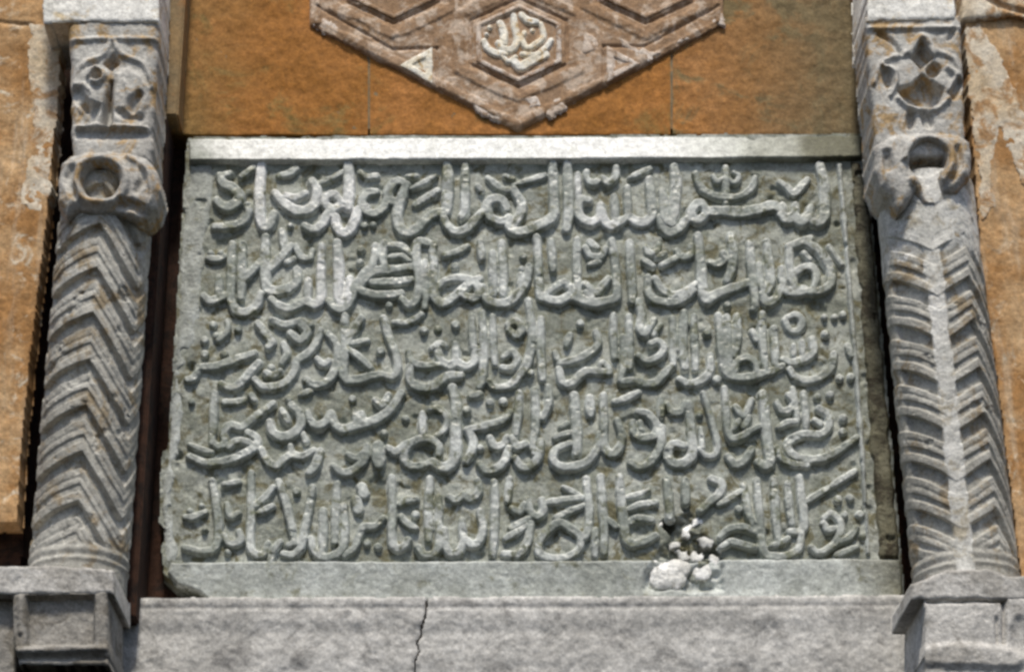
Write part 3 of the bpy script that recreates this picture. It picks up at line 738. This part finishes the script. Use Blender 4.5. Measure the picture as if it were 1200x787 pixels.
LINES.append(dict(words=[
    [(9, [(978, 414), (974, 430), (962, 441), (946, 445), (932, 441), (926, 432)]), (9, [(952, 396), (953, 412), (942, 420), (928, 424), (918, 420)]), (7, [(940, 400), (941, 414)]), (7, [(930, 404), (930, 416)])],
    [(9, [(893, 368), (894, 400), (897, 430)]), (9, [(907, 384), (909, 428)]), (9, [(917, 428), (906, 434), (890, 438), (874, 442), (858, 441), (850, 436)]), (8, [(861, 436), (864, 423), (875, 418), (885, 425), (887, 436)]), (9, [(864, 370), (864, 395), (861, 416)]), (9, [(852, 371), (854, 405), (855, 437)]), (9, [(842, 369), (845, 400), (848, 434)])],
    [(10, [(802, 366), (800, 398), (803, 430)]), (8, [(813, 370), (814, 400), (815, 432)]), (9, [(833, 416), (832, 434), (822, 445), (808, 449), (796, 444)]), (8, [(788, 372), (789, 400), (789, 424)]), (9, [(789, 426), (778, 438), (768, 448), (756, 448), (744, 445), (730, 447)])],
    [(8, [(748, 416), (758, 422), (771, 418), (778, 408), (772, 399), (763, 402)]), (9, [(748, 352), (752, 368), (750, 384), (756, 390), (766, 374)]), (8, [(737, 370), (738, 400), (738, 430)]), (8, [(719, 369), (719, 394), (720, 418)]), (8, [(730, 394), (731, 425), (727, 446)])],
    [(9, [(655, 432), (659, 447), (670, 448), (681, 438), (690, 434), (714, 436)]), (9, [(656, 425), (676, 420), (692, 412), (701, 402), (699, 388)]), (7, [(714, 432), (706, 424), (702, 430)]), (7, [(650, 412), (655, 424)])],
    [(9, [(634, 373), (634, 410), (636, 444)]), (9, [(619, 352), (623, 378), (623, 400), (618, 424), (606, 443), (594, 452), (580, 453), (573, 446)]), (9, [(597, 386), (606, 393), (611, 384), (604, 376), (596, 380)]), (8, [(589, 430), (600, 430), (606, 420), (600, 412), (590, 418)])],
    [(9, [(565, 366), (567, 405), (566, 440), (562, 452)]), (8, [(553, 370), (554, 406)]), (8, [(577, 370), (578, 398), (580, 426)]), (9, [(557, 408), (556, 422), (546, 429), (536, 424), (526, 427), (516, 420), (513, 408)]), (8, [(534, 402), (534, 424)]), (7, [(506, 408), (514, 402), (522, 404)]), (8, [(479, 412), (484, 424), (500, 428), (516, 426)]), (10, [(480, 430), (481, 446), (492, 453), (508, 452), (522, 441), (540, 439)])],
    [(9, [(449, 372), (455, 392), (462, 410), (466, 430), (460, 441), (448, 438)]), (10, [(404, 370), (404, 400), (402, 430), (406, 443), (420, 444), (436, 440), (448, 438)]), (9, [(405, 402), (414, 388), (423, 372)]), (8, [(406, 408), (420, 417), (434, 430)]), (7, [(408, 402), (430, 398)])],
    [(9, [(376, 386), (370, 402), (360, 414), (348, 422), (345, 434), (336, 446), (322, 452), (308, 452), (299, 444)]), (9, [(384, 390), (394, 402), (396, 418), (391, 436), (380, 448), (368, 450), (358, 444)]), (8, [(372, 420), (379, 426), (386, 422)]), (8, [(332, 402), (336, 414), (330, 424)])],
    [(9, [(303, 424), (292, 436), (282, 448), (270, 454), (259, 449)]), (9, [(232, 430), (252, 428), (274, 421), (298, 413)]), (8, [(232, 432), (226, 442), (219, 444)]), (8, [(312, 436), (320, 440), (328, 434)])],
    [(9, [(302, 378), (310, 388), (319, 400), (314, 406)]), (8, [(318, 374), (334, 380), (352, 376), (364, 380)]), (9, [(340, 390), (352, 398), (360, 388), (352, 380)])],
], marks=[
    (7, [(966, 371)]), (8, [(978, 371)]), (8, [(988, 368)]), (9, [(968, 390)]), (8, [(994, 404), (997, 416)]), (8, [(920, 374), (926, 386), (936, 386), (940, 376), (932, 368), (922, 372)]), (10, [(840, 444)]), (9, [(829, 389)]), (8, [(882, 388), (886, 398)]), (8, [(680, 378)]), (7, [(766, 392), (774, 380)]),
    (8, [(462, 377), (478, 377), (494, 368)]), (9, [(497, 386)]), (9, [(513, 385)]), (10, [(534, 380)]), (9, [(446, 411)]), (9, [(250, 380)]), (9, [(279, 385)]), (9, [(240, 398)]), (8, [(253, 393)]), (9, [(240, 414)]), (9, [(263, 414)]), (7, [(266, 376), (266, 388), (256, 398)]), (8, [(668, 392), (664, 404)]), (8, [(622, 436)]), (8, [(318, 430)]),
]))
LINES.append(dict(words=[
    [(8, [(942, 460), (944, 480), (945, 500)]), (9, [(960, 478), (971, 486), (971, 500), (962, 508), (950, 508), (936, 510), (924, 518), (926, 530), (942, 537), (960, 537), (978, 530), (994, 519), (1004, 512)]), (7, [(955, 492), (962, 496)]), (8, [(911, 524), (916, 537), (930, 543), (946, 545)]), (8, [(910, 470), (916, 480), (926, 479), (931, 470), (924, 462)]), (7, [(929, 454), (933, 478), (935, 492)]), (7, [(912, 500), (924, 494), (934, 494)])],
    [(11, [(894, 461), (897, 490), (900, 520), (903, 540), (897, 546), (889, 541)]), (8, [(849, 454), (851, 480), (853, 502), (858, 513), (870, 510), (884, 502), (894, 498)]), (7, [(860, 502), (866, 492)]), (7, [(872, 500), (878, 488)])],
    [(9, [(853, 534), (862, 543), (873, 538), (881, 526)]), (7, [(824, 460), (833, 488), (841, 518), (838, 532), (828, 534), (819, 526)]), (7, [(821, 502), (823, 524)])],
    [(10, [(807, 472), (810, 502), (812, 528), (807, 538), (795, 543), (785, 538), (783, 526), (791, 519), (801, 521)]), (8, [(774, 466), (775, 486)])],
    [(9, [(776, 500), (774, 522), (762, 540), (750, 546), (739, 541)]), (9, [(748, 482), (760, 485), (770, 498), (767, 509), (754, 512), (743, 507), (742, 494)]), (7, [(750, 494), (752, 504)])],
    [(9, [(707, 462), (708, 490), (708, 518), (714, 530), (723, 528), (729, 512), (723, 492)]), (9, [(703, 508), (699, 526), (688, 540), (670, 546), (655, 545), (648, 537), (652, 526), (668, 519)]), (11, [(673, 463), (675, 490), (676, 512), (676, 530)]), (7, [(650, 512), (660, 508), (672, 506)])],
    [(9, [(626, 456), (628, 488), (625, 520), (626, 530)]), (9, [(608, 460), (607, 485), (604, 508)]), (9, [(634, 516), (631, 534), (621, 546), (611, 546), (604, 536)]), (9, [(600, 512), (606, 522), (616, 520)]), (8, [(642, 452), (643, 472), (636, 490)])],
    [(9, [(596, 524), (591, 540), (580, 549), (569, 550), (562, 543)]), (9, [(574, 512), (580, 522), (590, 520), (594, 512)]), (9, [(547, 503), (562, 500), (577, 496), (590, 491), (598, 482)]), (9, [(549, 504), (555, 516), (552, 530), (546, 540)])],
    [(12, [(530, 454), (535, 475), (534, 500), (534, 526), (530, 542), (518, 547), (507, 541)]), (9, [(508, 540), (496, 544), (483, 545), (474, 538), (476, 524), (488, 515), (502, 514), (514, 521), (514, 532)]), (8, [(495, 484), (496, 510)]), (8, [(504, 478), (514, 478), (524, 490), (520, 504), (511, 511)])],
    [(15, [(443, 522), (444, 542)]), (9, [(454, 524), (464, 529), (474, 521), (484, 516)]), (9, [(430, 522), (427, 538), (414, 550), (401, 553), (391, 546)]), (8, [(408, 532), (418, 536), (428, 528)])],
    [(10, [(470, 460), (460, 476), (446, 488), (430, 495), (415, 499), (402, 502), (392, 496), (388, 484)]), (8, [(416, 480), (418, 496)]), (8, [(424, 484), (426, 498)]), (9, [(386, 484), (381, 494), (371, 498), (364, 492), (361, 482)])],
    [(10, [(342, 474), (351, 484), (352, 498), (342, 508), (329, 511), (319, 505), (316, 494)]), (9, [(320, 472), (306, 482), (294, 492), (282, 500), (270, 497), (262, 506), (264, 518), (255, 522), (249, 516)]), (8, [(330, 480), (338, 494)]), (9, [(251, 460), (250, 490), (248, 518)])],
    [(9, [(222, 534), (240, 541), (262, 540), (284, 532), (300, 522), (300, 512), (290, 506)]), (8, [(268, 524), (274, 517), (286, 516), (296, 520)]), (9, [(306, 526), (314, 540), (324, 545), (333, 537), (342, 532), (354, 534), (368, 527)]), (10, [(375, 528), (370, 544), (362, 553)]), (7, [(340, 522), (342, 532)])],
], marks=[
    (9, [(984, 442)]), (9, [(997, 441)]), (8, [(958, 464)]), (9, [(973, 462)]), (9, [(988, 489)]), (9, [(988, 505)]), (8, [(862, 476), (872, 486), (881, 468)]), (8, [(820, 485)]), (8, [(782, 473), (788, 482), (798, 481), (803, 471)]), (8, [(720, 470), (734, 466), (748, 459)]), (11, [(691, 466), (692, 484)]), (9, [(547, 480)]), (9, [(574, 471)]), (9, [(590, 469)]), (9, [(552, 463), (562, 461)]),
    (9, [(440, 468), (449, 474), (455, 462)]), (9, [(413, 467)]), (8, [(475, 490)]), (8, [(450, 507)]), (8, [(263, 470), (276, 470), (286, 468)]), (8, [(294, 462), (298, 468)]), (8, [(355, 508), (358, 516)]), (8, [(224, 470)]), (7, [(222, 520), (236, 526), (248, 529)]), (8, [(338, 466)]), (7, [(352, 462), (364, 458)]), (8, [(563, 524)]), (8, [(658, 500), (664, 496)]),
]))
LINES.append(dict(words=[
    [(8, [(966, 606), (974, 601), (983, 608), (986, 620), (980, 634), (969, 643), (958, 646), (951, 640)]), (8, [(965, 612), (970, 620), (978, 618)]), (8, [(1004, 618), (996, 628), (984, 634)])],
    [(9, [(937, 558), (940, 585), (943, 612), (938, 622), (926, 622)]), (9, [(939, 624), (937, 640), (926, 649), (910, 651), (898, 649), (893, 636), (890, 600), (887, 562)]), (9, [(907, 560), (909, 595), (912, 632)]), (8, [(905, 638), (914, 636), (924, 630)]), (8, [(923, 566), (925, 590), (928, 612)]), (8, [(872, 568), (877, 600), (886, 618), (892, 628)]),
     (8, [(844, 628), (854, 619), (870, 617), (886, 623)]), (8, [(846, 640), (858, 634), (872, 638), (886, 640)])],
    [(9, [(781, 561), (784, 585), (785, 606)]), (9, [(803, 562), (804, 588)]), (9, [(834, 560), (846, 566), (843, 578), (831, 588), (821, 597)])],
    [(10, [(726, 558), (728, 585), (731, 610), (733, 628), (740, 636), (754, 634), (768, 627)]), (8, [(736, 612), (748, 606), (764, 608)]), (9, [(704, 558), (706, 590), (708, 620), (708, 646)]), (8, [(712, 608), (722, 616)])],
    [(9, [(687, 560), (690, 588), (690, 616), (684, 628), (670, 619), (656, 612), (643, 620), (632, 634), (633, 648), (648, 653), (666, 651), (679, 642), (680, 630)]), (8, [(698, 620), (697, 650)])],
    [(9, [(579, 564), (580, 595), (579, 628), (577, 649)]), (8, [(597, 560), (595, 586)]), (8, [(635, 584), (637, 597), (630, 604), (622, 600), (618, 584)]), (8, [(614, 590), (609, 599), (600, 595)]), (9, [(622, 612), (618, 634), (608, 648), (591, 648)])],
    [(9, [(562, 598), (566, 618), (562, 633), (553, 638), (545, 633), (538, 645), (528, 648), (522, 638), (521, 620)]), (8, [(541, 608), (543, 634)]), (9, [(514, 582), (514, 612), (515, 636), (508, 648), (497, 649), (490, 640)]), (9, [(504, 560), (502, 592), (502, 632)])],
    [(9, [(459, 558), (460, 595), (459, 630), (464, 641), (473, 640), (478, 632)]), (8, [(469, 590), (478, 585), (488, 584)]), (8, [(470, 604), (478, 614), (487, 618)]), (8, [(449, 606), (440, 615), (426, 617), (420, 628), (415, 641), (404, 650)])],
    [(9, [(395, 566), (393, 600), (392, 634)]), (9, [(403, 592), (404, 620), (401, 642), (391, 650), (378, 652), (368, 645), (364, 630)]), (10, [(378, 598), (379, 622), (377, 646)])],
    [(9, [(326, 563), (335, 588), (341, 612), (346, 636)]), (9, [(366, 570), (361, 600), (356, 624), (352, 641), (343, 649), (332, 648)]), (7, [(338, 638), (346, 634)])],
    [(9, [(294, 554), (294, 600), (293, 638), (300, 649), (309, 648), (314, 636)]), (8, [(299, 592), (310, 582), (320, 570)]), (7, [(303, 600), (319, 592)]), (8, [(328, 634), (320, 644), (316, 660)])],
    [(9, [(248, 563), (253, 588), (256, 620), (252, 640), (240, 645), (216, 641)]), (8, [(262, 626), (270, 636), (282, 632), (280, 622)]), (8, [(266, 590), (270, 604), (279, 600)])],
], marks=[
    (8, [(942, 588), (956, 580), (971, 571)]), (8, [(974, 569), (988, 560), (1003, 551)]), (9, [(982, 585)]), (9, [(996, 582)]), (8, [(990, 602)]), (9, [(1008, 602)]), (8, [(1011, 627)]), (8, [(980, 650), (992, 645), (1004, 640)]), (9, [(866, 596)]), (8, [(928, 609)]), (8, [(842, 590), (855, 583), (868, 575)]), (7, [(733, 582), (746, 579), (760, 574)]), (8, [(736, 596), (750, 591), (768, 588)]),
    (8, [(640, 588), (660, 585), (682, 582)]), (8, [(652, 606), (668, 598), (684, 592)]), (6, [(660, 570), (682, 581)]), (8, [(592, 630), (604, 624), (617, 615)]), (8, [(598, 618), (608, 613), (620, 606)]), (9, [(560, 562), (561, 576), (551, 583), (543, 579), (534, 585), (526, 581)]), (9, [(487, 602)]), (12, [(424, 570), (426, 578)]), (12, [(417, 586), (420, 596)]), (8, [(443, 640)]), (8, [(430, 636)]), (9, [(347, 575)]),
    (8, [(217, 605), (227, 605), (240, 599)]), (7, [(222, 598)]), (7, [(236, 592)]), (8, [(272, 602)]), (7, [(262, 567), (280, 564)]), (7, [(266, 646)]), (7, [(240, 620)]),
]))
zl = [PP(620, y, YF) for y in (258, 345, 440, 535, 648)]
for li, (L_, p0) in enumerate(zip(LINES, zl)):
    ln = bpy.data.objects.new('text_line', None)
    ln.empty_display_size = 0.05
    ln.parent = slab
    ln.location = Vector([float(c) for c in p0]) - slab.location
    COL.objects.link(ln)
    for k, wd in enumerate(L_['words']):
        relief('word', [(a * (1.2 if li < 2 else 1.1), q) for a, q in wd], H, YF, M_LETTERPALE if (li, k) in ((0, 1), (0, 4), (0, 5), (1, 8)) else M_LETTER, ln, 0.85, 3.0, 0.42, seed=li * 40 + k)
    for k, mk in enumerate(L_['marks']):
        relief('diacritic', [(mk[0] * 1.05, mk[1])], H * 0.85, YF, M_LETTER, ln, 0.85, 3.0, 0.6, seed=li * 40 + k + 17)
